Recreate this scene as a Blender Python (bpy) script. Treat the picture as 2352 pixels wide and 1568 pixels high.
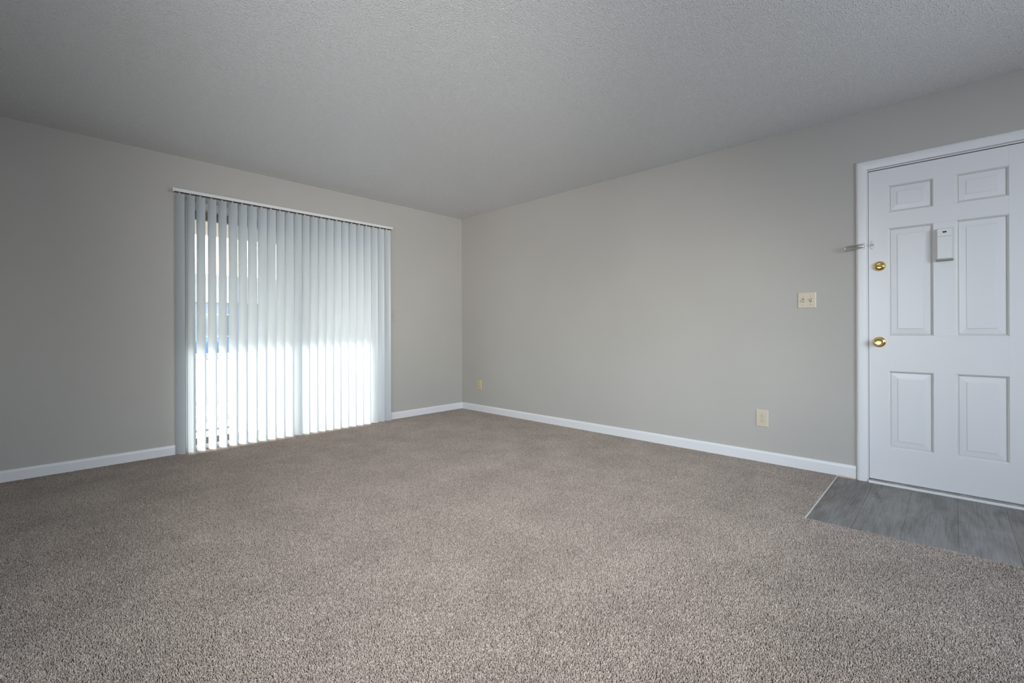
import bpy, bmesh, math, random
from mathutils import Vector, Matrix, noise

for o in list(bpy.data.objects):
    bpy.data.objects.remove(o)
SC = bpy.context.scene
COL = SC.collection
rnd = random.Random(7)
R = math.radians

# ------------------------------------------------------------------ camera
# world: the far corner of the room is the origin; the window wall is y = 0,
# the door wall is x = 0, the room lies at x < 0, y < 0; z = 0 is the carpet.
YAW, ROLL = 0.8043, -0.0036
FPX = 1048.0
cam = bpy.data.cameras.new('camera')
camo = bpy.data.objects.new('camera', cam)
COL.objects.link(camo)
cam.sensor_fit = 'HORIZONTAL'
cam.sensor_width = 36.0
cam.lens = FPX / 2352 * 36.0
cam.shift_y = -(784 - 758.985) / 2352
cam.clip_start = 0.02
fw = Vector((math.sin(YAW), math.cos(YAW), 0))
rt0 = Vector((math.cos(YAW), -math.sin(YAW), 0))
up0 = Vector((0, 0, 1))
rt = rt0 * math.cos(ROLL) + up0 * math.sin(ROLL)
up = -rt0 * math.sin(ROLL) + up0 * math.cos(ROLL)
m = Matrix((rt, up, -fw)).transposed().to_4x4()
m.translation = Vector((-3.8057, -4.5642, 1.0008))
camo.matrix_world = m
SC.camera = camo

# ------------------------------------------------------------------ light
SUN_AZ, SUN_EL = R(28), R(31.15)          # azimuth from +y towards +x
world = bpy.data.worlds.new('sky')
SC.world = world
world.use_nodes = True
wn = world.node_tree
wn.nodes.clear()
sky = wn.nodes.new('ShaderNodeTexSky')
sky.sky_type = 'NISHITA'
sky.sun_disc = False
sky.sun_elevation = SUN_EL
sky.sun_rotation = SUN_AZ
sky.air_density = 1.3
sky.dust_density = 2.0
bg = wn.nodes.new('ShaderNodeBackground')
bg.inputs['Strength'].default_value = 0.60
wo = wn.nodes.new('ShaderNodeOutputWorld')
wn.links.new(sky.outputs[0], bg.inputs[0])
wn.links.new(bg.outputs[0], wo.inputs[0])

sun = bpy.data.lights.new('sun', 'SUN')
sun.energy = 9.0
sun.angle = R(2.2)
sun.color = (1.0, 0.97, 0.92)
suno = bpy.data.objects.new('sun', sun)
COL.objects.link(suno)
sdir = Vector((math.sin(SUN_AZ) * math.cos(SUN_EL), math.cos(SUN_AZ) * math.cos(SUN_EL), math.sin(SUN_EL)))
suno.rotation_euler = sdir.to_track_quat('Z', 'Y').to_euler()
suno.location = (0, 6, 6)


def area(name, loc, direction, sx, sy, power, color):
    a = bpy.data.lights.new(name, 'AREA')
    a.shape = 'RECTANGLE'
    a.size, a.size_y = sx, sy
    a.energy = power
    a.color = color
    o = bpy.data.objects.new(name, a)
    COL.objects.link(o)
    o.location = loc
    o.rotation_euler = Vector(direction).to_track_quat('-Z', 'Z').to_euler()
    return o


# daylight entering by the two windows behind the camera, and an unseen overhead fill lamp added there
DOWN = -.55
area('window_daylight_side', (-5.36, -3.6, 1.35), (1, 0, DOWN), 1.5, 1.3, 23, (0.83, 0.89, 1.0))
area('window_daylight_back', (-1.9, -6.36, 1.35), (0, 1, DOWN), 1.8, 1.3, 40, (0.79, 0.875, 1.0))
area('overhead_fill', (-2.95, -3.75, 2.40), (0, 0, -1), .6, .6, 3, (1.0, 0.95, 0.89))

# two fill spots added unseen behind the camera: one thrown at the far
# corner and carpet, one bounced off the far ceiling
def fill_spot(name, loc, aim, power, cone, soft):
    sp = bpy.data.lights.new(name, 'SPOT')
    sp.energy = power
    sp.spot_size = R(cone)
    sp.spot_blend = 1.0
    sp.shadow_soft_size = soft
    sp.color = (1.0, 0.985, 0.96)
    o = bpy.data.objects.new(name, sp)
    COL.objects.link(o)
    o.location = loc
    o.rotation_euler = (Vector(aim) - o.location).to_track_quat('-Z', 'Z').to_euler()


fill_spot('fill_spot_room', (-4.7, -5.6, 1.6), (-.6, -1.25, .4), 370, 68, .4)
fill_spot('fill_spot_ceiling', (-4.5, -5.9, .5), (-1.75, -.85, 2.42), 220, 44, .3)

SC.view_settings.view_transform = 'Standard'
SC.view_settings.look = 'None'
SC.view_settings.gamma = 1.0
SC.view_settings.use_curve_mapping = False
SC.view_settings.exposure = 0.55


# ------------------------------------------------------------------ materials
def mat(name, base=(.8, .8, .8), rough=.5, metal=0.0, spec=.5):
    ma = bpy.data.materials.new(name)
    ma.use_nodes = True
    b = ma.node_tree.nodes['Principled BSDF']
    b.inputs['Base Color'].default_value = (*base, 1)
    b.inputs['Roughness'].default_value = rough
    b.inputs['Metallic'].default_value = metal
    b.inputs['Specular IOR Level'].default_value = spec
    return ma


def nd(ma, kind, **kw):
    n = ma.node_tree.nodes.new(kind)
    for k, v in kw.items():
        if k in n.inputs:
            n.inputs[k].default_value = v
        else:
            setattr(n, k, v)
    return n


def lk(ma, a, b):
    ma.node_tree.links.new(a, b)


def objcoord(ma, scale=(1, 1, 1), rot=(0, 0, 0)):
    t = nd(ma, 'ShaderNodeTexCoord')
    mp = nd(ma, 'ShaderNodeMapping')
    mp.inputs['Scale'].default_value = scale
    mp.inputs['Rotation'].default_value = rot
    lk(ma, t.outputs['Object'], mp.inputs[0])
    return mp.outputs[0]


def noise_tex(ma, vec, scale, detail=2, rough=.5):
    n = nd(ma, 'ShaderNodeTexNoise')
    n.inputs['Scale'].default_value = scale
    n.inputs['Detail'].default_value = detail
    n.inputs['Roughness'].default_value = rough
    lk(ma, vec, n.inputs['Vector'])
    return n.outputs['Fac']


def ramp(ma, fac, stops):
    r = nd(ma, 'ShaderNodeValToRGB')
    e = r.color_ramp.elements
    while len(e) < len(stops):
        e.new(0.5)
    for i, (p, c) in enumerate(stops):
        e[i].position = p
        e[i].color = (*c, 1) if len(c) == 3 else c
    lk(ma, fac, r.inputs[0])
    return r.outputs[0]


def mixc(ma, fac, a, b, mode='MIX'):
    mx = nd(ma, 'ShaderNodeMix', data_type='RGBA', blend_type=mode)
    for sock, val in ((mx.inputs[0], fac), (mx.inputs[6], a), (mx.inputs[7], b)):
        if isinstance(val, (int, float)):
            sock.default_value = val
        elif isinstance(val, tuple):
            sock.default_value = (*val, 1)
        else:
            lk(ma, val, sock)
    return mx.outputs[2]


def bump(ma, height, strength, dist):
    b = nd(ma, 'ShaderNodeBump')
    b.inputs['Strength'].default_value = strength
    b.inputs['Distance'].default_value = dist
    lk(ma, height, b.inputs['Height'])
    lk(ma, b.outputs[0], ma.node_tree.nodes['Principled BSDF'].inputs['Normal'])


def basecol(ma, sock):
    lk(ma, sock, ma.node_tree.nodes['Principled BSDF'].inputs['Base Color'])


# wall paint: warm grey eggshell with a faint roller texture
M_WALL = mat('wall_paint', (.50, .475, .435), .55, spec=.35)
v = objcoord(M_WALL)
basecol(M_WALL, ramp(M_WALL, noise_tex(M_WALL, v, 1.3, 3), [(.3, (.482, .464, .434)), (.7, (.505, .487, .456))]))
bump(M_WALL, noise_tex(M_WALL, v, 260, 2), .10, .0012)

# ceiling: white spray texture, blobs about a centimetre
M_CEIL = mat('ceiling_spray_texture', (.72, .72, .715), .36, spec=.5)
v = objcoord(M_CEIL)
n1 = noise_tex(M_CEIL, v, 145, 1.5, .5)
b1 = ramp(M_CEIL, n1, [(.53, (0, 0, 0)), (.62, (.5, .5, .5)), (.74, (1, 1, 1))])
n2 = noise_tex(M_CEIL, v, 170, 2)
mixh = mixc(M_CEIL, .12, b1, n2)
basecol(M_CEIL, ramp(M_CEIL, n1, [(.54, (.75, .75, .75)), (.66, (.97, .97, .97))]))  # blobs coloured lighter, partly glints painted into the spray texture
bump(M_CEIL, mixh, .8, .006)

# carpet: short cut pile of twisted yarn, beige grey
M_BACKING = mat('carpet_backing', (.10, .083, .07), .95, spec=.05)
M_CARPET = mat('carpet_yarn', (.5, .43, .37), .95, spec=.08)
geo = nd(M_CARPET, 'ShaderNodeNewGeometry')
yarn = ramp(M_CARPET, geo.outputs['Random Per Island'], [(0, (.275, .229, .194)), (.5, (.405, .347, .300)), (1, (.555, .490, .431))])
blot = ramp(M_CARPET, noise_tex(M_CARPET, geo.outputs['Position'], 3.2, 4, .6), [(.3, (.86, .86, .86)), (.7, (1.08, 1.08, 1.08))])
basecol(M_CARPET, mixc(M_CARPET, 1.0, yarn, blot, 'MULTIPLY'))

# painted woodwork
M_TRIM = mat('white_trim_paint', (.81, .815, .83), .32)
v = objcoord(M_TRIM)
bump(M_TRIM, noise_tex(M_TRIM, v, 45, 3), .12, .003)
M_DOOR = mat('white_door_paint', (.80, .80, .82), .30)
v = objcoord(M_DOOR, (1, 1, .25))
bump(M_DOOR, noise_tex(M_DOOR, v, 60, 4, .6), .14, .003)
M_SILL = mat('worn_sill_paint', (.6, .59, .57), .55)
v = objcoord(M_SILL, (1, .25, 1))
basecol(M_SILL, ramp(M_SILL, noise_tex(M_SILL, v, 60, 5, .7), [(.38, (.25, .235, .22)), (.55, (.38, .37, .355)), (.7, (.60, .59, .57))]))
M_RAWWOOD = mat('bare_wood', (.66, .55, .42), .6)
M_DARK = mat('dark_gap', (.02, .018, .018), .8)

# vinyl planks, three tones of weathered grey oak
M_PLANKS = []
for i, (a, b, c) in enumerate((((.105, .090, .078), (.170, .156, .143), (.225, .212, .198)),
                               ((.130, .122, .113), (.185, .178, .169), (.238, .230, .220)),
                               ((.145, .138, .130), (.195, .189, .181), (.25, .243, .234)))):
    ma = mat('grey_oak_vinyl', (.2, .2, .2), .42, spec=.35)
    v = objcoord(ma, (1.5, 7, 1), (0, 0, .15))
    vw = nd(ma, 'ShaderNodeTexNoise')
    vw.inputs['Scale'].default_value = 1.6
    vw.inputs['Distortion'].default_value = 1.6
    vw.inputs['Detail'].default_value = 5
    lk(ma, v, vw.inputs['Vector'])
    v2 = objcoord(ma, (6, 130, 1))
    g2 = noise_tex(ma, v2, 1.0, 3, .6)
    f = mixc(ma, .45, vw.outputs['Fac'], g2)
    basecol(ma, ramp(ma, f, [(.38, a), (.5, b), (.60, c)]))
    v3 = objcoord(ma, (150, 14, 1))
    ch = noise_tex(ma, v3, 1.0, 2, .5)
    cs = ma.node_tree.nodes['Principled BSDF'].inputs['Base Color'].links[0].from_socket
    basecol(ma, mixc(ma, 1.0, cs, ramp(ma, ch, [(.35, (.93, .93, .93)), (.65, (1.05, 1.05, 1.05))]), 'MULTIPLY'))
    bump(ma, g2, .12, .001)
    M_PLANKS.append(ma)
M_STRIP = mat('pale_edge_strip', (.55, .54, .50), .4)

# vinyl vanes: let part of the light through
M_VANE = bpy.data.materials.new('vinyl_vane')
M_VANE.use_nodes = True
nt = M_VANE.node_tree
nt.nodes.clear()
out = nt.nodes.new('ShaderNodeOutputMaterial')
dif = nt.nodes.new('ShaderNodeBsdfDiffuse')
dif.inputs[0].default_value = (.76, .78, .79, 1)
trn = nt.nodes.new('ShaderNodeBsdfTranslucent')
trn.inputs[0].default_value = (.81, .865, .90, 1)
glo = nt.nodes.new('ShaderNodeBsdfGlossy')
glo.inputs['Roughness'].default_value = .35
mx1 = nt.nodes.new('ShaderNodeMixShader')
mx1.inputs[0].default_value = .48
mx2 = nt.nodes.new('ShaderNodeMixShader')
mx2.inputs[0].default_value = .04
nt.links.new(dif.outputs[0], mx1.inputs[1])
nt.links.new(trn.outputs[0], mx1.inputs[2])
nt.links.new(mx1.outputs[0], mx2.inputs[1])
nt.links.new(glo.outputs[0], mx2.inputs[2])
nt.links.new(mx2.outputs[0], out.inputs[0])

# window glass: clear with a mirror film of reflection
M_GLASS = bpy.data.materials.new('window_glass')
M_GLASS.use_nodes = True
nt = M_GLASS.node_tree
nt.nodes.clear()
out = nt.nodes.new('ShaderNodeOutputMaterial')
tr = nt.nodes.new('ShaderNodeBsdfTransparent')
tr.inputs[0].default_value = (.95, .96, .965, 1)
gl = nt.nodes.new('ShaderNodeBsdfGlossy')
gl.inputs['Roughness'].default_value = .02
lw = nt.nodes.new('ShaderNodeFresnel')
lw.inputs[0].default_value = 1.45
mx = nt.nodes.new('ShaderNodeMixShader')
nt.links.new(lw.outputs[0], mx.inputs[0])
nt.links.new(tr.outputs[0], mx.inputs[1])
nt.links.new(gl.outputs[0], mx.inputs[2])
nt.links.new(mx.outputs[0], out.inputs[0])

M_PLASTIC = mat('white_plastic', (.80, .81, .81), .35)
M_PLATEWHITE = mat('painted_metal_plate', (.68, .68, .68), .4, .2)
M_EDGESHADE = mat('shaded_white_plastic', (.62, .61, .585), .4)
M_LIPSHADE = mat('lip_shade_grey', (.30, .295, .28), .6)
M_MOULDSHADE = mat('shaded_white_paint', (.69, .685, .665), .4)
M_RAIL = mat('headrail_enamel', (.78, .79, .785), .4)
M_BRONZE = mat('tan_window_metal', (.22, .185, .145), .45, .3)
M_BRASS = mat('polished_brass', (.83, .60, .22), .16, 1.0)
M_CHROME = mat('satin_nickel', (.74, .72, .69), .42, 1.0)
M_ALMOND = mat('almond_plastic', (.66, .585, .455), .38)
M_YELLOWED = mat('yellowed_almond_plastic', (.68, .55, .30), .4)
M_PLATEWALL = mat('painted_over_plate', (.475, .45, .415), .5)
M_SCREW = mat('rail_shade_dark', (.12, .11, .10), .5, .6)
M_SCREWALM = mat('almond_screw', (.46, .40, .30), .45)
M_CONCRETE = mat('concrete', (.40, .39, .37), .85)
v = objcoord(M_CONCRETE)
basecol(M_CONCRETE, ramp(M_CONCRETE, noise_tex(M_CONCRETE, v, 5, 5, .6), [(.3, (.21, .206, .197)), (.7, (.29, .284, .272))]))
M_STUCCO = mat('cream_stucco', (.90, .87, .77), .8)
M_SOFFIT = mat('tan_soffit_boards', (.78, .74, .66), .8)
M_BLUEGREY = mat('hazed_blue_siding', (.30, .40, .58), .7)  # distant haze mixed into the siding colour as a paler blue
M_ROOF = mat('slate_roofing', (.16, .20, .28), .8)
M_WHITEPAINT = mat('white_outdoor_paint', (.82, .83, .83), .5)
M_PAVING = mat('asphalt', (.085, .09, .10), .9)


# ------------------------------------------------------------------ mesh helpers
def bm_box(bm, x0, x1, y0, y1, z0, z1, bev=0, seg=2):
    vs = [bm.verts.new((x, y, z)) for x in (x0, x1) for y in (y0, y1) for z in (z0, z1)]
    q = [(0, 1, 3, 2), (4, 6, 7, 5), (0, 4, 5, 1), (2, 3, 7, 6), (0, 2, 6, 4), (1, 5, 7, 3)]
    fs = [bm.faces.new([vs[i] for i in f]) for f in q]
    bmesh.ops.recalc_face_normals(bm, faces=fs)
    if bev:
        es = list({e for f in fs for e in f.edges})
        bmesh.ops.bevel(bm, geom=es, offset=bev, segments=seg, affect='EDGES', profile=.5)


def bm_lathe(bm, prof, mtx, n=32):
    """revolve (r, h) around local z, placed by mtx"""
    rings = []
    for r, hh in prof:
        if r < 1e-6:
            rings.append([bm.verts.new(mtx @ Vector((0, 0, hh)))])
        else:
            rings.append([bm.verts.new(mtx @ Vector((r * math.cos(2 * math.pi * k / n), r * math.sin(2 * math.pi * k / n), hh))) for k in range(n)])
    for a, b in zip(rings, rings[1:]):
        for k in range(n):
            k2 = (k + 1) % n
            if len(a) == 1 and len(b) == 1:
                continue
            if len(a) == 1:
                bm.faces.new((a[0], b[k], b[k2]))
            elif len(b) == 1:
                bm.faces.new((a[k], b[0], a[k2]))
            else:
                bm.faces.new((a[k], b[k], b[k2], a[k2]))


def bm_tube(bm, pts, r, n=8, closed=False):
    P = [Vector(p) for p in pts]
    N = len(P)
    rings = []
    for i, p in enumerate(P):
        a = P[(i - 1) % N] if closed or i else P[0]
        b = P[(i + 1) % N] if closed or i < N - 1 else P[-1]
        t = (b - a).normalized()
        u = t.cross(Vector((1, 0, 0)))
        if u.length < .05:
            u = t.cross(Vector((0, 1, 0)))
        u.normalize()
        w = t.cross(u)
        rings.append([bm.verts.new(p + u * r * math.cos(2 * math.pi * k / n) + w * r * math.sin(2 * math.pi * k / n)) for k in range(n)])
    for i in range(N if closed else N - 1):
        a, b = rings[i], rings[(i + 1) % N]
        for k in range(n):
            bm.faces.new((a[k], a[(k + 1) % n], b[(k + 1) % n], b[k]))
    if not closed:
        bm.faces.new(rings[0][::-1])
        bm.faces.new(rings[-1])


def bm_prism(bm, prof, mapf, t0, t1):
    """extrude a closed 2-D profile; mapf(a, b, t) -> point"""
    A = [bm.verts.new(mapf(a, b, t0)) for a, b in prof]
    B = [bm.verts.new(mapf(a, b, t1)) for a, b in prof]
    n = len(prof)
    for k in range(n):
        bm.faces.new((A[k], A[(k + 1) % n], B[(k + 1) % n], B[k]))
    bm.faces.new(A[::-1])
    bm.faces.new(B)


def link(name, bm, ma, parent=None, smooth=False, **props):
    bmesh.ops.recalc_face_normals(bm, faces=bm.faces)
    me = bpy.data.meshes.new(name)
    bm.to_mesh(me)
    bm.free()
    if ma:
        me.materials.append(ma)
    if smooth:
        for p in me.polygons:
            p.use_smooth = True
    o = bpy.data.objects.new(name, me)
    COL.objects.link(o)
    if parent:
        o.parent = parent
        o.matrix_parent_inverse = parent.matrix_world.inverted()
    for k, val in props.items():
        o[k] = val
    return o


def part(name, ma, parent, fn, smooth=False, **props):
    bm = bmesh.new()
    fn(bm)
    return link(name, bm, ma, parent, smooth, **props)


def thing(name, loc, label, cat, group=None):
    o = bpy.data.objects.new(name, None)
    o.empty_display_size = .1
    o.location = loc
    COL.objects.link(o)
    o['label'] = label
    o['category'] = cat
    if group:
        o['group'] = group
    bpy.context.view_layer.update()
    return o


def structure(name, ma, fn, smooth=False):
    return part(name, ma, None, fn, smooth, kind='structure')


def soften(o, angle=35):
    for p in o.data.polygons:
        p.use_smooth = True
    o.data.set_sharp_from_angle(angle=R(angle))
    return o


# ------------------------------------------------------------------ room shell
H = 2.44
XB, YB = -5.3, -6.3            # far ends of the room behind the camera
WT = .13                       # wall thickness
WX0, WX1, WH = -2.957, -1.10, 2.09   # patio door opening in the left wall
DY0, DY1, DH = -4.925, -4.166, 2.046  # front door opening in the right wall


def f(bm):
    bm_box(bm, XB - WT, WX0, 0, WT, -.05, H + .1)
    bm_box(bm, WX1, WT, 0, WT, -.05, H + .1)
    bm_box(bm, WX0, WX1, 0, WT, WH, H + .1)
structure('wall_left', M_WALL, f)


def f(bm):
    bm_box(bm, 0, WT, DY1, 0, -.05, H + .1)
    bm_box(bm, 0, WT, YB - WT, DY0, -.05, H + .1)
    bm_box(bm, 0, WT, DY0, DY1, DH, H + .1)
structure('wall_right', M_WALL, f)

B0, B1, BZ0, BZ1 = -2.85, -.95, .65, 2.05     # window in the back wall


def f(bm):
    bm_box(bm, XB - WT, B0, YB - WT, YB, -.05, H + .1)
    bm_box(bm, B1, 0, YB - WT, YB, -.05, H + .1)
    bm_box(bm, B0, B1, YB - WT, YB, -.05, BZ0)
    bm_box(bm, B0, B1, YB - WT, YB, BZ1, H + .1)
structure('wall_back', M_WALL, f)
S0, S1 = -4.4, -2.8


def f(bm):
    bm_box(bm, XB - WT, XB, YB, S0, -.05, H + .1)
    bm_box(bm, XB - WT, XB, S1, 0, -.05, H + .1)
    bm_box(bm, XB - WT, XB, S0, S1, -.05, BZ0)
    bm_box(bm, XB - WT, XB, S0, S1, BZ1, H + .1)
structure('wall_side', M_WALL, f)
structure('ceiling', M_CEIL, lambda bm: bm_box(bm, XB, 0, YB, 0, H, H + .1))

# ------------------------------------------------------------------ floor
floor = structure('floor', M_CONCRETE, lambda bm: bm_box(bm, XB, 0, YB, 0, -.05, -.012))
PY = -4.0                      # vinyl patch by the door starts here
PYE = -5.7


def edge_x(y):
    """inner edge of the vinyl patch: the carpet is cut slightly crooked"""
    t = (y + 4.0) / -.8
    return -.985 + .045 * min(max(t, 0), 1.4) + .004 * math.sin(y * 23)


def carpet(bm):
    # outline going round, then extrude down; fine ragged cut along the patch
    pts = [(0, 0), (XB, 0), (XB, YB), (0, YB), (0, PYE)]
    y = PYE
    pts.append((edge_x(PYE), PYE))
    while y < PY - .004:
        y += .005
        pts.append((edge_x(y) + rnd.uniform(-.0035, .0035), min(y, PY)))
    pts.append((edge_x(PY), PY))
    x = edge_x(PY)
    while x < -.01:
        x += .006
        pts.append((min(x, 0), PY + .004 + rnd.uniform(-.001, .002)))
    pts.append((0, PY + .004))
    tops = [bm.verts.new((a, b, -.0045)) for a, b in pts]
    bots = [bm.verts.new((a, b, -.012)) for a, b in pts]
    bm.faces.new(tops)
    n = len(pts)
    for k in range(n):
        bm.faces.new((tops[k], bots[k], bots[(k + 1) % n], tops[(k + 1) % n]))
part('carpet_backing', M_BACKING, floor, carpet)


# the pile itself: tufts of yarn; one half metre square is modelled and laid
# over the room, the ragged edge by the vinyl is grown tuft by tuft
def tuft(vs, fs, x, y, r):
    hh = r.uniform(.0062, .0088)
    w = r.uniform(.0014, .0022)
    az, ln = r.uniform(0, 6.283), abs(r.gauss(0, .0036))
    tx, ty = x + ln * math.cos(az), y + ln * math.sin(az)
    b0 = len(vs)
    ph = r.uniform(0, 1.2)
    sq = r.uniform(.6, 1.0)
    ca, sa = math.cos(az * 1.7), math.sin(az * 1.7)
    for cx, cy, z, k in ((x, y, -.0045, .75), (x * .4 + tx * .6, y * .4 + ty * .6, hh * .62 - .0045, 1.05), (tx, ty, hh - .0045 - .0007, .72)):
        for i in range(5):
            a_ = ph + i * 1.2566 + z * 90
            ox, oy = w * k * math.cos(a_), w * k * math.sin(a_) * sq
            vs.append((cx + ox * ca - oy * sa, cy + ox * sa + oy * ca, z))
    vs.append((tx, ty, hh - .0045))
    for ring in (0, 5):
        for i in range(5):
            j = (i + 1) % 5
            fs.append((b0 + ring + i, b0 + ring + j, b0 + ring + 5 + j, b0 + ring + 5 + i))
    for i in range(5):
        fs.append((b0 + 10 + i, b0 + 10 + (i + 1) % 5, b0 + 15))


def pile_mesh(name, spots, r):
    vs, fs = [], []
    for x_, y_ in spots:
        tuft(vs, fs, x_, y_, r)
    me = bpy.data.meshes.new(name)
    me.from_pydata(vs, [], fs)
    me.materials.append(M_CARPET)
    return me


CELL, PIT = .5, .0043
pr2 = random.Random(3)


def spots(x0, x1, y0, y1, keep=None):
    out = []
    ny = int((y1 - y0) / (PIT * .87))
    nx = int((x1 - x0) / PIT)
    for j in range(ny):
        for i in range(nx):
            x_ = x0 + (i + .5 + (.5 if j % 2 else 0) - .25) * PIT + pr2.uniform(-.0013, .0013)
            y_ = y0 + (j + .5) * (y1 - y0) / ny + pr2.uniform(-.0013, .0013)
            if keep is None or keep(x_, y_):
                out.append((x_, y_))
    return out


square = bpy.data.objects.new('carpet_square', pile_mesh('carpet_square', spots(-CELL / 2, CELL / 2, -CELL / 2, CELL / 2), pr2))
pile = bpy.data.objects.new('carpet_pile', bpy.data.meshes.new('carpet_pile'))
pts = []
for i in range(10):
    for j in range(12):
        cx, cy = -(i + .5) * CELL, -(j + .5) * CELL
        if cy < PY and cx > -1.0:
            continue
        pts.append((cx, cy, 0))
pile.data.from_pydata(pts, [], [])
COL.objects.link(pile)
pile.parent = floor
pile['kind'] = 'stuff'
ng = bpy.data.node_groups.new('lay_pile', 'GeometryNodeTree')
ng.interface.new_socket('Geometry', in_out='INPUT', socket_type='NodeSocketGeometry')
ng.interface.new_socket('Geometry', in_out='OUTPUT', socket_type='NodeSocketGeometry')
gi, go = ng.nodes.new('NodeGroupInput'), ng.nodes.new('NodeGroupOutput')
oi = ng.nodes.new('GeometryNodeObjectInfo')
oi.inputs['Object'].default_value = square
oi.inputs['As Instance'].default_value = True
ip = ng.nodes.new('GeometryNodeInstanceOnPoints')
rv = ng.nodes.new('FunctionNodeRandomValue')
rv.data_type = 'INT'
rv.inputs['Min'].default_value = 0
rv.inputs['Max'].default_value = 3
mu = ng.nodes.new('ShaderNodeMath')
mu.operation = 'MULTIPLY'
mu.inputs[1].default_value = math.pi / 2
cb = ng.nodes.new('ShaderNodeCombineXYZ')
ng.links.new([o_ for o_ in rv.outputs if o_.type == 'INT'][0], mu.inputs[0])
ng.links.new(mu.outputs[0], cb.inputs[2])
ng.links.new(gi.outputs[0], ip.inputs['Points'])
ng.links.new(oi.outputs['Geometry'], ip.inputs['Instance'])
ng.links.new(cb.outputs[0], ip.inputs['Rotation'])
ng.links.new(ip.outputs[0], go.inputs[0])
gm = pile.modifiers.new('lay_pile', 'NODES')
gm.node_group = ng
edge = bpy.data.objects.new('carpet_edge', pile_mesh('carpet_edge', spots(-1.0, -.88, -5.5, PY, lambda a_, b_: a_ < edge_x(b_) - .0008), pr2))
COL.objects.link(edge)
edge.parent = floor
edge['kind'] = 'stuff'

# vinyl planks run away from the door wall
SEAM = [-4.004, -4.196, -4.385, -4.587, -4.782, -4.98, -5.18, -5.38, -5.58, -5.7]
JOIN = [[-.62], [-.33], [], [-.48], [], [-.48, -.66], [-.3], [-.7], [-.4]]
tone = [0, 1, 1, 0, 2, 1, 2, 0, 1, 2]
ti = 0
order = [0, 1, 0, 1, 1, 1, 2, 0, 2, 1, 0, 2, 1, 2, 0, 1, 0, 2, 1, 2]
for s in range(len(SEAM) - 1):
    ya, yb = SEAM[s] - .0003, SEAM[s + 1] + .0003
    cuts = [-.004] + JOIN[s] + [min(edge_x(SEAM[s]), edge_x(SEAM[s + 1])) - .002]
    if s == 5:
        cuts = [-.004, -.48, -.66, -.95]
    for a, b in zip(cuts, cuts[1:]):
        part('plank', M_PLANKS[order[ti % len(order)]], floor,
             lambda bm: bm_box(bm, b + .0006, a - .0006, yb, ya, -.011, -.0035 - .0002 * (ti % 2), .0006, 1))
        ti += 1
part('edge_strip', M_STRIP, floor, lambda bm: bm_box(bm, -.985, -.012, PY - .004, PY + .003, -.011, .002, .0015, 1),
     label='pale metal strip between carpet and vinyl')


# ------------------------------------------------------------------ baseboards
def base_prof():
    return [(0, 0), (.013, 0), (.013, .066), (.0115, .072), (.008, .0765), (.006, .0815), (0, .0825)]


def f(bm):
    bm_prism(bm, base_prof(), lambda a, b, t: (t, -a, b - .004), WX1 + .02, -.0005)
o = structure('baseboard_left', M_TRIM, f)
part('baseboard_run', M_TRIM, o, lambda bm: bm_prism(bm, base_prof(), lambda a, b, t: (t, -a, b - .004), XB + .013, WX0 - .075))
o = structure('baseboard_right', M_TRIM, lambda bm: bm_prism(bm, base_prof(), lambda a, b, t: (-a, t, b - .002 + .004 * (-t / 4.1)), -4.102, -.013))


def f(bm):
    vs = [(-.0005, -4.004, -.0035), (-.0005, -4.1, -.0035), (-.0005, -4.1, .004), (-.0005, -4.004, .009)]
    A = [bm.verts.new(p) for p in vs]
    B = [bm.verts.new((p[0] - .0138, p[1], p[2])) for p in vs]
    bm.faces.new(A)
    bm.faces.new(B[::-1])
    for k in range(4):
        bm.faces.new((A[k], B[k], B[(k + 1) % 4], A[(k + 1) % 4]))
part('bare_strip', M_RAWWOOD, o, f, label='unpainted wood strip under the baseboard')
structure('baseboard_side', M_TRIM, lambda bm: bm_prism(bm, base_prof(), lambda a, b, t: (XB + a, t, b - .004), YB, -.013))
structure('baseboard_back', M_TRIM, lambda bm: bm_prism(bm, base_prof(), lambda a, b, t: (t, YB + a, b - .004), XB + .013, -.02))

# ------------------------------------------------------------------ front door, casing, sill
CW = .060                      # casing width


def cas_prof():
    # (distance from the outer edge, projection from the wall)
    p = [(0, 0)]
    for k in range(7):
        a = math.pi / 2 * k / 6
        p.append((.017 - .017 * math.cos(a), .017 * math.sin(a)))
    p += [(.030, .0172), (.044, .0155), (.053, .0125), (CW, .0115), (CW, 0)]
    return p


CY0, CY1, CZ = -4.985, -4.104, 2.113


def f(bm):
    bm_prism(bm, cas_prof(), lambda a, b, t: (-b, CY1 - a, CZ - a if t else -.0035), 0, 1)
tr1 = structure('trim_1', M_TRIM, f)
soften(tr1)
o = part('casing_head', M_TRIM, tr1, lambda bm: bm_prism(bm, cas_prof(), lambda a, b, t: (-b, (CY0 + a) if t else (CY1 - a), CZ - a), 0, 1))
soften(o)
o = part('casing_side', M_TRIM, tr1, lambda bm: bm_prism(bm, cas_prof(), lambda a, b, t: (-b, CY0 + a, CZ - a if t else -.0035), 0, 1))
soften(o)
part('jamb', M_TRIM, tr1, lambda bm: bm_box(bm, -.0055, WT, -4.1695, -4.1642, -.0035, 2.0475, .0012, 1))
part('jamb', M_TRIM, tr1, lambda bm: bm_box(bm, -.0055, WT, -4.9255, -4.918, -.0035, 2.0475, .0012, 1))
part('jamb_head', M_TRIM, tr1, lambda bm: bm_box(bm, -.0055, WT, -4.918, -4.1695, 2.0408, 2.0475, .0012, 1))
part('gap_shade', M_DARK, tr1, lambda bm: bm_box(bm, .004, .06, -4.1727, -4.1695, -.0035, 2.0408))  # dark filler put in the door gap as its shade
part('gap_shade', M_DARK, tr1, lambda bm: bm_box(bm, .004, .06, -4.918, -4.1727, 2.0367, 2.0408))
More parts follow.
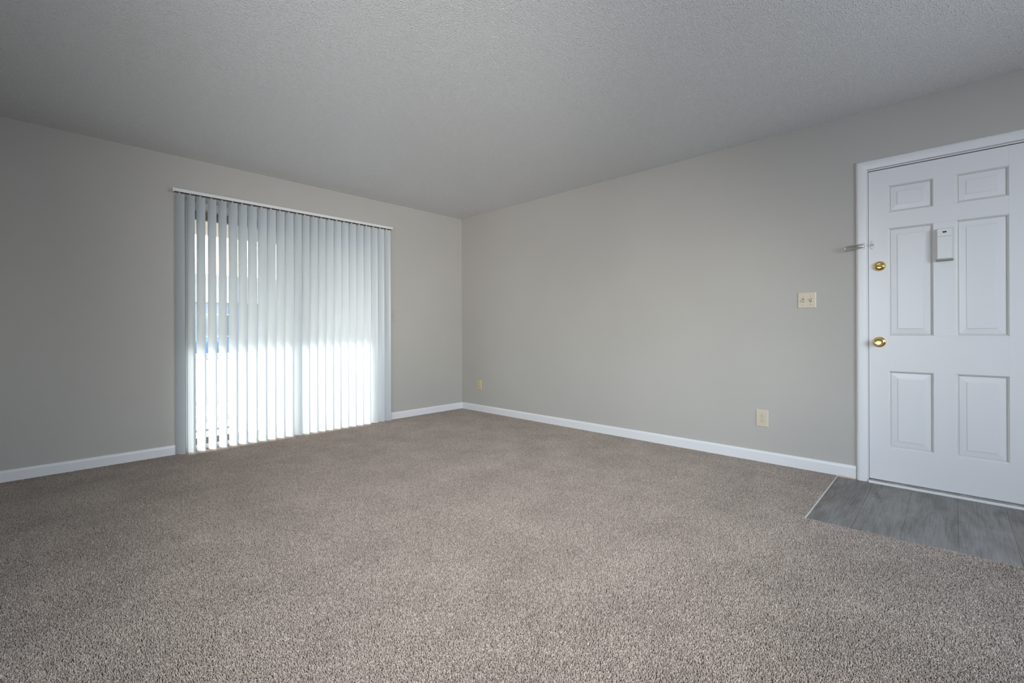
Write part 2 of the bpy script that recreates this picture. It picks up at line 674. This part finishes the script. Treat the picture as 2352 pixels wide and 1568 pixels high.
part('stop', M_DARK, tr1, lambda bm: bm_box(bm, .046, .06, -4.188, -4.1695, -.0035, 2.0408))
part('stop', M_DARK, tr1, lambda bm: bm_box(bm, .046, .06, -4.918, -4.9, -.0035, 2.0408))
part('stop', M_DARK, tr1, lambda bm: bm_box(bm, .046, .06, -4.9, -4.188, 2.02, 2.0408))


def f(bm):
    pr = [(-.026, -.0035), (-.026, .0055), (-.0235, .0085), (-.0175, .0092), (-.0172, -.0035)]
    bm_prism(bm, pr, lambda a, b, t: (a, t, b), -4.9178, -4.1697)
sill = structure('trim_2', M_TRIM, f)


def f(bm):
    pr = [(-.0172, -.0035), (-.0172, .0108), (-.006, .0145), (.05, .0165), (.10, .0165), (.10, -.0035)]
    bm_prism(bm, pr, lambda a, b, t: (a, t, b), -4.9178, -4.1697)
part('sill_cap', M_SILL, sill, f, label='weathered grey door sill')

LY0, LY1, LZ0, LZ1 = -4.9155, -4.1718, .021, 2.0365     # door leaf
door = structure('door_1', M_DOOR, lambda bm: bm_box(bm, .014, .045, LY0, LY1, LZ0, LZ1))
door['label'] = 'white six panel front door with brass knob and deadbolt'
PA = (-4.2715, -4.4855)        # left panel column (near latch), y from, to
PB = (-4.5845, -4.8005)
ROWS = [(1.753, 1.925), (.9585, 1.651), (.238, .731)]
TH = .0138


def slab(name, ya, yb, za, zb):
    part(name, M_DOOR, door, lambda bm: bm_box(bm, 0, TH, yb, ya, za, zb, .0007, 1))


slab('stile', LY1, PA[0], LZ0, LZ1)
slab('stile', PB[1], LY0, LZ0, LZ1)
slab('rail', PA[0], PB[1], 1.925, LZ1)
slab('rail', PA[0], PB[1], 1.651, 1.753)
slab('rail', PA[0], PB[1], .731, .9585)
slab('rail', PA[0], PB[1], LZ0, .238)
for za, zb in ROWS:
    slab('mullion', PA[1], PB[0], za, zb)


def panel_mesh(ya, yb, za, zb):
    def fn(bm):
        rings = []
        for ins, dep in ((0, .0005), (.0018, .0028), (.0032, .0032), (.0060, .0048), (.0084, .0080), (.0094, .0118),
                         (.0120, .0120), (.0130, .0098), (.0440, .0068), (.0455, .0050), (.0495, .0045)):
            y0, y1, z0, z1 = yb + ins, ya - ins, za + ins, zb - ins
            rings.append([bm.verts.new(p) for p in ((dep, y0, z0), (dep, y1, z0), (dep, y1, z1), (dep, y0, z1))])
        for a, b in zip(rings, rings[1:]):
            for k in range(4):
                bm.faces.new((a[k], a[(k + 1) % 4], b[(k + 1) % 4], b[k]))
        bm.faces.new(rings[-1])
    return fn


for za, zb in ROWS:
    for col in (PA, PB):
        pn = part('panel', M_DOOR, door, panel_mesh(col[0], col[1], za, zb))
        pn.data.materials.append(M_MOULDSHADE)       # shade of the moulding and of the step round the field, painted in
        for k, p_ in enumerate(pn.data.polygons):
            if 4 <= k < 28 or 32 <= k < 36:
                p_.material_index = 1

TOX = Matrix.Rotation(R(-90), 4, 'Y')    # local z -> -x (into the room)


def at(y, z, x=0.0):
    return Matrix.Translation((x, y, z)) @ TOX


# knob
kn = part('knob', M_BRASS, door, lambda bm: bm_lathe(bm, [(.0, .0), (.0335, .0), (.0338, .003), (.0325, .006), (.029, .0085), (.0265, .0088),
          (.0255, .0105), (.020, .0125), (.0135, .0135), (.0125, .022), (.0135, .028), (.018, .033), (.0225, .039), (.0245, .046),
          (.0245, .052), (.022, .0575), (.019, .060), (.0175, .0592), (.0150, .0588), (.0, .0588)], at(-4.2262, .9182)), True,
          label='polished brass round door knob')
soften(kn, 50)
part('lock_button', M_BRASS, kn, lambda bm: bm_lathe(bm, [(0, .058), (.0062, .058), (.0062, .0605), (.005, .0615), (0, .0615)], at(-4.2262, .9182), 16))
part('screw_hole', M_DARK, kn, lambda bm: bm_lathe(bm, [(0, 0), (.0028, 0), (.0022, .0006), (0, .0008)], at(-4.2530, .9130, -.0075), 12))
# deadbolt
db = part('deadbolt', M_BRASS, door, lambda bm: bm_lathe(bm, [(0, 0), (.0315, 0), (.0318, .004), (.030, .0085), (.0265, .012), (.024, .0145),
          (.020, .016), (.012, .017), (0, .0172)], at(-4.2285, 1.412)), True, label='brass deadbolt with oval thumb turn')
soften(db, 50)


def f(bm):
    mt = at(-4.2285, 1.412, -.0168)
    n = 16
    top, bot = [], []
    for k in range(n + 1):
        u = -1 + 2 * k / n
        w = .0088 * (1 - u * u) + .0006
        zt = .011 * (1 - .35 * u * u)
        # ridge along local y (world y)
        top.append([bm.verts.new(mt @ Vector((s * w * .35, u * .0225, zt))) for s in (-1, 1)])
        bot.append([bm.verts.new(mt @ Vector((s * w, u * .0235, -.001 - .004 * u * u))) for s in (-1, 1)])
    for k in range(n):
        bm.faces.new((top[k][0], top[k][1], top[k + 1][1], top[k + 1][0]))
        bm.faces.new((top[k][1], bot[k][1], bot[k + 1][1], top[k + 1][1]))
        bm.faces.new((top[k][0], top[k + 1][0], bot[k + 1][0], bot[k][0]))
    bm.faces.new((top[0][0], bot[0][0], bot[0][1], top[0][1]))
    bm.faces.new((top[n][0], top[n][1], bot[n][1], bot[n][0]))
part('thumb_turn', M_BRASS, db, f, True)


# swing bar door guard: loop on the casing, stud plate on the door
def lobed(bm, y, z, w, hh, x0, x1):
    pr = []
    n = 28
    for k in range(n):
        a = 2 * math.pi * k / n
        pr.append((w * math.cos(a) * (.78 + .22 * abs(math.sin(a))), hh * math.sin(a) * (1 - .18 * abs(math.cos(a)) ** 6)))
    bm_prism(bm, pr, lambda a, b, t: (t, y + a, z + b), x0, x1)


g = thing('door_guard', (-.012, -4.146, 1.551), 'nickel swing bar door guard folded out over the grey wall beside the front door', 'door guard')
part('hinge_plate', M_PLATEWHITE, g, lambda bm: lobed(bm, -4.1455, 1.5525, .0125, .032, -.0155, -.0115))
part('hinge_knuckle', M_CHROME, g, lambda bm: (bm_box(bm, -.033, -.0155, -4.150, -4.141, 1.541, 1.5475, .002, 1), bm_box(bm, -.033, -.0155, -4.150, -4.141, 1.5565, 1.563, .002, 1),
     bm_lathe(bm, [(0, -.016), (.0035, -.016), (.0035, .016), (0, .016)], Matrix.Translation((-.026, -4.1455, 1.552)), 10)))


def f(bm):
    # U shaped bar: two legs joined by a round end, slightly drooping away from the hinge
    pts = []
    L, rr = .088, .0112
    for k in range(9):
        pts.append((k / 8 * L, rr * (.62 + .38 * min(1, k / 3))))
    for k in range(1, 10):
        a = math.pi / 2 - math.pi * k / 10
        pts.append((L + rr * math.cos(a), rr * math.sin(a)))
    for k in range(8, -1, -1):
        pts.append((k / 8 * L, -rr * (.62 + .38 * min(1, k / 3))))
    bm_tube(bm, [(-.0275 - .006 * a / L, -4.148 + a, 1.5525 - .012 * a / L + b) for a, b in pts], .0042, 8, True)
    for v0 in bm.verts:
        v0.co.x = -.029 + (v0.co.x + .029) * 1.5
    bm_box(bm, -.033, -.024, -4.148, -4.112, 1.5435, 1.5560, .002, 1)
o = part('swing_bar', M_CHROME, g, f)
soften(o, 60)
for dz in (-.022, .022):
    part('screw', M_TRIM, g, lambda bm: bm_lathe(bm, [(0, 0), (.0042, 0), (.0034, .0014), (0, .0018)], at(-4.1455, 1.5525 + dz, -.0155), 12))
lp = part('latch_plate', M_PLATEWHITE, door, lambda bm: lobed(bm, -4.1935, 1.5535, .0125, .030, -.004, .001))
part('tongue', M_PLATEWHITE, lp, lambda bm: bm_box(bm, -.011, -.004, -4.1935, -4.166, 1.5505, 1.5555, .0012, 1))
part('ball_stud', M_CHROME, lp, lambda bm: bm_lathe(bm, [(0, 0), (.0045, 0), (.003, .004), (.003, .018), (.0055, .021), (.0055, .026), (.003, .029), (0, .0295)], at(-4.1935, 1.5535, -.004), 12), True)
for dz in (-.019, .019):
    part('screw', M_DOOR, lp, lambda bm: bm_lathe(bm, [(0, 0), (.0042, 0), (.0034, .0014), (0, .0018)], at(-4.1935, 1.5535 + dz, -.004), 12))

# door chime / viewer box
c = thing('door_chime', (0, -4.536, 1.51), 'white door chime box with dark slot, mounted on the front door', 'door chime')
part('housing', M_EDGESHADE, c, lambda bm: bm_box(bm, -.024, -.0002, -4.5745, -4.4975, 1.4215, 1.606, .003, 2))  # darker housing colour paints the shadow lines round the face plates
part('bottom_shade', M_LIPSHADE, c, lambda bm: bm_box(bm, -.0255, -.0002, -4.575, -4.497, 1.4125, 1.4222, .003, 2), label='added grey lip, painted shade along the bottom of the box')  # added strip, its grey is the shade under the box
part('viewer_cover', M_PLASTIC, c, lambda bm: bm_box(bm, -.0268, -.0235, -4.5685, -4.5035, 1.5595, 1.6035, .0012, 1))
part('push_plate', M_PLASTIC, c, lambda bm: bm_box(bm, -.0268, -.0235, -4.5685, -4.5035, 1.4265, 1.5575, .0012, 1))


def f(bm):
    pr = [(.010, .0035), (-.0095, .0045), (-.0095, -.0045), (-.003, -.004), (.0035, -.0055), (.007, -.003)]
    bm_prism(bm, pr, lambda a, b, t: (t, -4.5355 + a, 1.585 + b), -.0276, -.0264)
part('slot', M_DARK, c, f, label='dark viewer slot')


# ------------------------------------------------------------------ wall plates
def plate_bm(ya, yb, za, zb, t=.006):
    def fn(bm):
        rings = []
        for ins, d in ((0, 0), (0, t * .35), (.0015, t * .7), (.0045, t)):
            rings.append([bm.verts.new(p) for p in ((-d, ya - ins, za + ins), (-d, yb + ins, za + ins), (-d, yb + ins, zb - ins), (-d, ya - ins, zb - ins))])
        for a, b in zip(rings, rings[1:]):
            for k in range(4):
                bm.faces.new((a[k], a[(k + 1) % 4], b[(k + 1) % 4], b[k]))
        bm.faces.new(rings[-1])
        bm.faces.new(rings[0][::-1])
    return fn


def outlet(label, yc, zc, w, hh, ma):
    t = thing('electrical_outlet', (0, yc, zc), label, 'outlet')
    part('plate', ma, t, plate_bm(yc + w / 2, yc - w / 2, zc - hh / 2, zc + hh / 2))
    part('screw', M_SCREWALM, t, lambda bm: bm_lathe(bm, [(0, 0), (.0032, 0), (.0026, .001), (0, .0014)], at(yc, zc, -.006), 12))
    for dz in (.0192, -.0192):
        def f(bm):
            pr = []
            for k in range(24):
                a = 2 * math.pi * k / 24
                pr.append((.0168 * math.cos(a), max(-.0138, min(.0138, .0168 * math.sin(a)))))
            bm_prism(bm, pr, lambda a, b, t_: (t_, yc + a, zc + dz + b), -.0072, -.003)
            # shallow dark groove round the face
        rc = part('receptacle', ma, t, f)

        def ring(bm):
            pr = []
            for k in range(24):
                a = 2 * math.pi * k / 24
                pr.append((.0178 * math.cos(a), max(-.0148, min(.0148, .0178 * math.sin(a)))))
            bm_prism(bm, pr, lambda a, b, t_: (t_, yc + a, zc + dz + b), -.0063, -.0055)
        part('rim_groove', M_SCREWALM, rc, ring)
        part('slot', M_SCREW, rc, lambda bm: bm_box(bm, -.0076, -.0066, yc + .0052, yc + .0078, zc + dz - .0065, zc + dz + .0015))
        part('slot', M_SCREW, rc, lambda bm: bm_box(bm, -.0076, -.0066, yc - .0078, yc - .0052, zc + dz - .0075, zc + dz + .0015))
        part('ground_hole', M_SCREW, rc, lambda bm: bm_lathe(bm, [(0, 0), (.0027, 0), (.0027, .001), (0, .001)], at(yc, zc + dz + .0085, -.0066), 12))
    return t


outlet('almond duplex outlet low on the grey wall near the front door', -3.5298, .3303, .084, .128, M_ALMOND)
outlet('small yellowed outlet low on the wall by the room corner', -.3403, .3295, .071, .115, M_YELLOWED)

s = thing('light_switch', (0, -3.8225, 1.21), 'almond double toggle light switch plate on the grey wall left of the front door', 'light switch')
part('plate', M_ALMOND, s, plate_bm(-3.7662, -3.8788, 1.1535, 1.2655))
for i, yy in enumerate((-3.7995, -3.8455)):
    part('toggle_slot', M_SCREW, s, lambda bm: bm_box(bm, -.0066, -.005, yy - .0062, yy + .0062, 1.1965, 1.2235))
    sg = 1 if i else -1

    def f(bm):
        pr = [(-.004, -.0095), (-.004, .0095), (-.0075, .0095), (-.0175, sg * .0085 + .0035), (-.0175, sg * .0085 - .0035), (-.0075, -.0095)]
        bm_prism(bm, pr, lambda a, b, t_: (a, t_, 1.21 + b), yy - .0042, yy + .0042)
    part('toggle', M_ALMOND, s, f)
    for zz in (1.18, 1.24):
        part('screw', M_SCREWALM, s, lambda bm: bm_lathe(bm, [(0, 0), (.0034, 0), (.0028, .001), (0, .0014)], at(yy, zz, -.006), 12))

w = thing('wall_plate', (-1.026, 0, 1.172), 'wall coloured cover plate half hidden behind the right edge of the blind', 'wall plate')


def f(bm):
    rings = []
    for ins, d in ((0, 0), (0, .002), (.0015, .004), (.004, .0055)):
        x0, x1, z0, z1 = -1.064 + ins, -.9878 - ins, 1.110 + ins, 1.2345 - ins
        rings.append([bm.verts.new(p) for p in ((x0, -d, z0), (x1, -d, z0), (x1, -d, z1), (x0, -d, z1))])
    for a, b in zip(rings, rings[1:]):
        for k in range(4):
            bm.faces.new((a[k], a[(k + 1) % 4], b[(k + 1) % 4], b[k]))
    bm.faces.new(rings[-1])
    bm.faces.new(rings[0][::-1])
part('plate', M_PLATEWALL, w, f)
TOY = Matrix.Rotation(R(90), 4, 'X')     # local z -> -y
for zz in (1.1633, 1.1806):
    part('jack_hole', M_SCREW, w, lambda bm: bm_lathe(bm, [(0, 0), (.003, 0), (.003, .001), (0, .001)], Matrix.Translation((-1.0295, -.0055, zz)) @ TOY, 12))

# ------------------------------------------------------------------ patio door (window_1)
FY0, FY1 = .10, .155            # bronze frame depth
FX0, FX1, FZ1 = WX0 + .030, WX1 - .008, 2.036


def f(bm):
    bm_box(bm, FX0, FX0 + .018, FY0, FY1, .022, FZ1, .003, 1)
    bm_box(bm, FX1 - .045, FX1, FY0, FY1, .022, FZ1, .003, 1)
    bm_box(bm, FX0 + .018, FX1 - .045, FY0, FY1, FZ1 - .068, FZ1, .003, 1)
win = structure('window_1', M_BRONZE, f)
part('sill_track', M_CHROME, win, lambda bm: (bm_box(bm, FX0, FX1, .03, FY1 + .03, -.012, .012, .002, 1),
     bm_box(bm, FX0, FX1, .105, .112, .012, .03), bm_box(bm, FX0, FX1, .135, .142, .012, .03)))
MXC = -1.988


def sash(xa, xb, y, wl=.048):
    def fn(bm):
        bm_box(bm, xa, xa + wl, y, y + .022, .03, FZ1 - .068, .002, 1)
        bm_box(bm, xb - .048, xb, y, y + .022, .03, FZ1 - .068, .002, 1)
        bm_box(bm, xa + wl, xb - .048, y, y + .022, .03, .085, .002, 1)
    sh = part('sash', M_BRONZE, win, fn)
    part('pane', M_GLASS, sh, lambda bm: bm_box(bm, xa + wl - .002, xb - .046, y + .008, y + .013, .083, FZ1 - .066))
    return sh


sash(FX0 + .018, MXC + .026, .103, .022)
sash(MXC - .026, FX1 - .045, .130)
# white lining of the opening
lin = structure('trim_3', M_TRIM, lambda bm: bm_box(bm, WX0 - .001, WX0 + .030, .001, .16, -.012, WH))
part('lining', M_TRIM, lin, lambda bm: bm_box(bm, WX1 - .008, WX1 + .001, .001, .16, -.012, WH))
part('lining', M_TRIM, lin, lambda bm: bm_box(bm, WX0 + .030, WX1 - .008, .001, .16, FZ1 + .0005, WH + .001))

# window frames of the two windows behind the camera
def back_window(name, axis, a0, a1, pos):
    def bx(bm, a, b, z0, z1, d0=-.03, d1=.02):
        if axis == 'x':
            bm_box(bm, a, b, pos + d0, pos + d1, z0, z1)
        else:
            bm_box(bm, pos + d0, pos + d1, a, b, z0, z1)

    def fn(bm):
        bx(bm, a0, a0 + .05, BZ0, BZ1)
        bx(bm, a1 - .05, a1, BZ0, BZ1)
        bx(bm, a0 + .05, a1 - .05, BZ0, BZ0 + .05)
        bx(bm, a0 + .05, a1 - .05, BZ1 - .05, BZ1)
    wv = structure(name, M_WHITEPAINT, fn)
    part('pane', M_GLASS, wv, lambda bm: bx(bm, a0 + .048, a1 - .048, BZ0 + .048, BZ1 - .048, -.012, -.008))
    return wv


back_window('window_2', 'x', B0, B1, YB - .1)
back_window('window_3', 'y', S0, S1, XB - .1)

# ------------------------------------------------------------------ vertical blind
VW, VT = .089, .0011
TRK = -.075
VTOP, VBOT = 2.1125, .0125
bl = thing('vertical_blind', (-2.06, TRK, VTOP), 'white vertical vane blind over the sunlit patio door, vanes half turned', 'blind')
part('headrail', M_RAIL, bl, lambda bm: bm_box(bm, -3.046, -1.077, -.094, -.054, 2.1275, 2.1545, .003, 2))
part('channel', M_SCREW, bl, lambda bm: bm_box(bm, -3.044, -1.079, -.0925, -.0555, 2.1255, 2.1285), label='track channel under the headrail, its shade painted dark')  # strip coloured dark for the shade under the rail
part('end_cap', M_RAIL, bl, lambda bm: bm_box(bm, -3.058, -3.046, -.0955, -.0525, 2.1265, 2.1565, .002, 1))
part('end_cap', M_RAIL, bl, lambda bm: bm_box(bm, -1.077, -1.066, -.0955, -.0525, 2.1265, 2.1565, .002, 1))
for bx_ in (-2.6, -1.5):
    part('bracket', M_RAIL, bl, lambda bm: bm_box(bm, bx_ - .02, bx_ + .02, -.075, 0, 2.154, 2.1575))
VX = [-3.0114, -2.9397, -2.869, -2.790, -2.7127, -2.633, -2.559, -2.4808, -2.400, -2.324, -2.245, -2.167, -2.091, -2.017,
      -1.937, -1.860, -1.780, -1.703, -1.625, -1.541, -1.459, -1.376, -1.294, -1.215, -1.135]
VA = {0: 56.5, 1: 61.5, 2: 57.5, 3: 59.5, 4: 62, 5: 55, 6: 53.5, 7: 51.5, 10: 55, 12: 56, 13: 55.5, 14: 55.5, 15: 55.5}


def vane_mesh(bend, twist, seed):
    bm = bmesh.new()
    NS, NZ = 12, 16
    fr, bk = [], []
    for j in range(NZ + 1):
        z = VBOT + (VTOP - VBOT) * j / NZ
        tw = twist * (1 - j / NZ) + R(.6) * math.sin(j * .7 + seed)
        rf, rb = [], []
        for i in range(NS + 1):
            u = -1 + 2 * i / NS
            a = u * VW / 2
            b = -bend * (1 - u * u) + bend * .5
            ca, sa = math.cos(tw), math.sin(tw)
            # corners at the foot are rounded
            zz = z
            if j == 0:
                zz += .004 * max(0, abs(u) - .8) / .2
            for lst, off in ((rf, -VT / 2), (rb, VT / 2)):
                lst.append(bm.verts.new((a * ca - (b + off) * sa, a * sa + (b + off) * ca, zz - VTOP)))
        fr.append(rf)
        bk.append(rb)
    for j in range(NZ):
        for i in range(NS):
            bm.faces.new((fr[j][i], fr[j][i + 1], fr[j + 1][i + 1], fr[j + 1][i]))
            bm.faces.new((bk[j][i], bk[j + 1][i], bk[j + 1][i + 1], bk[j][i + 1]))
        bm.faces.new((fr[j][0], fr[j + 1][0], bk[j + 1][0], bk[j][0]))
        bm.faces.new((fr[j][NS], bk[j][NS], bk[j + 1][NS], fr[j + 1][NS]))
    for i in range(NS):
        bm.faces.new((fr[0][i], bk[0][i], bk[0][i + 1], fr[0][i + 1]))
        bm.faces.new((fr[NZ][i], fr[NZ][i + 1], bk[NZ][i + 1], bk[NZ][i]))
    return bm


for i, x in enumerate(VX):
    ang = VA.get(i, 51 + rnd.uniform(-1.5, 1.5))
    v_ = link('vane', vane_mesh(.0095 + rnd.uniform(-.001, .001), R(rnd.uniform(-1.5, 1.5)), i), M_VANE, None, True)
    v_.data.set_sharp_from_angle(angle=R(50))
    v_.location = (x, TRK, VTOP)
    v_.rotation_euler = (0, 0, R(-ang))
    v_.parent = bl
    v_.matrix_parent_inverse = bl.matrix_world.inverted()
    part('carrier', M_RAIL, v_, lambda bm: bm_box(bm, -.006, .006, -.0022, .0022, -.008, .0155)).matrix_parent_inverse = Matrix()

# ------------------------------------------------------------------ outside, seen in slivers between the vanes
pf = thing('patio_floor', (-2, 1.2, -.1), 'grey concrete patio slab outside the sliding door', 'patio')
part('slab', M_CONCRETE, pf, lambda bm: bm_box(bm, -4.6, .6, .16, 2.1, -.25, -.09))
pr_ = thing('patio_roof', (-2, 1.0, 2.5), 'cream roof slab over the patio, seen at the top of the glass', 'roof')
part('roof_slab', M_SOFFIT, pr_, lambda bm: bm_box(bm, -4.6, .6, WT + .005, 1.8, 2.42, 2.6))
part('fascia', M_STUCCO, pr_, lambda bm: bm_box(bm, -4.6, .6, 1.68, 1.8, 2.137, 2.42))
rl = thing('patio_railing', (-2, 1.55, -.09), 'white slatted patio railing behind the blind', 'railing')
part('top_rail', M_WHITEPAINT, rl, lambda bm: bm_box(bm, -4.6, .6, 1.5, 1.58, .69, .75, .006, 1))
part('bottom_rail', M_WHITEPAINT, rl, lambda bm: bm_box(bm, -4.6, .6, 1.515, 1.565, -.02, .05, .006, 1))
part('post', M_WHITEPAINT, rl, lambda bm: bm_box(bm, -4.68, -4.6, 1.5, 1.58, -.09, .78, .006, 1))
part('post', M_WHITEPAINT, rl, lambda bm: bm_box(bm, .6, .68, 1.5, 1.58, -.09, .78, .006, 1))
x = -4.55
first = None
while x < .55:
    if first is None:
        first = part('slat', M_WHITEPAINT, rl, lambda bm: bm_box(bm, x, x + .09, 1.525, 1.555, .05, .69))
    else:
        c2 = first.copy()
        COL.objects.link(c2)
        c2.parent = rl
        c2.location.x += x + 4.55
    x += .125
gr = thing('parking_lot', (0, 20, -.3), 'pale asphalt lot beyond the patio', 'ground')
part('paving', M_PAVING, gr, lambda bm: bm_box(bm, -40, 60, 2.1, 80, -.5, -.3))
nb = thing('neighbor_building', (3, 26, -.3), 'low blue grey building far beyond the patio', 'building')
part('wall', M_BLUEGREY, nb, lambda bm: bm_box(bm, -16, 24, 25, 33, -.3, 2.6))


def f(bm):
    bm_prism(bm, [(24.5, 2.6), (33.5, 2.6), (29, 4.6)], lambda a, b, t: (t, a, b), -16.5, 24.5)
part('roof', M_ROOF, nb, f)
x = -14.5
while x < 23:
    wf = part('window', M_WHITEPAINT, nb, lambda bm: bm_box(bm, x, x + 1.5, 24.94, 25.0, .7, 2.0))
    part('pane', M_GLASS, wf, lambda bm: bm_box(bm, x + .08, x + 1.42, 24.92, 24.94, .78, 1.92))
    x += 4.2
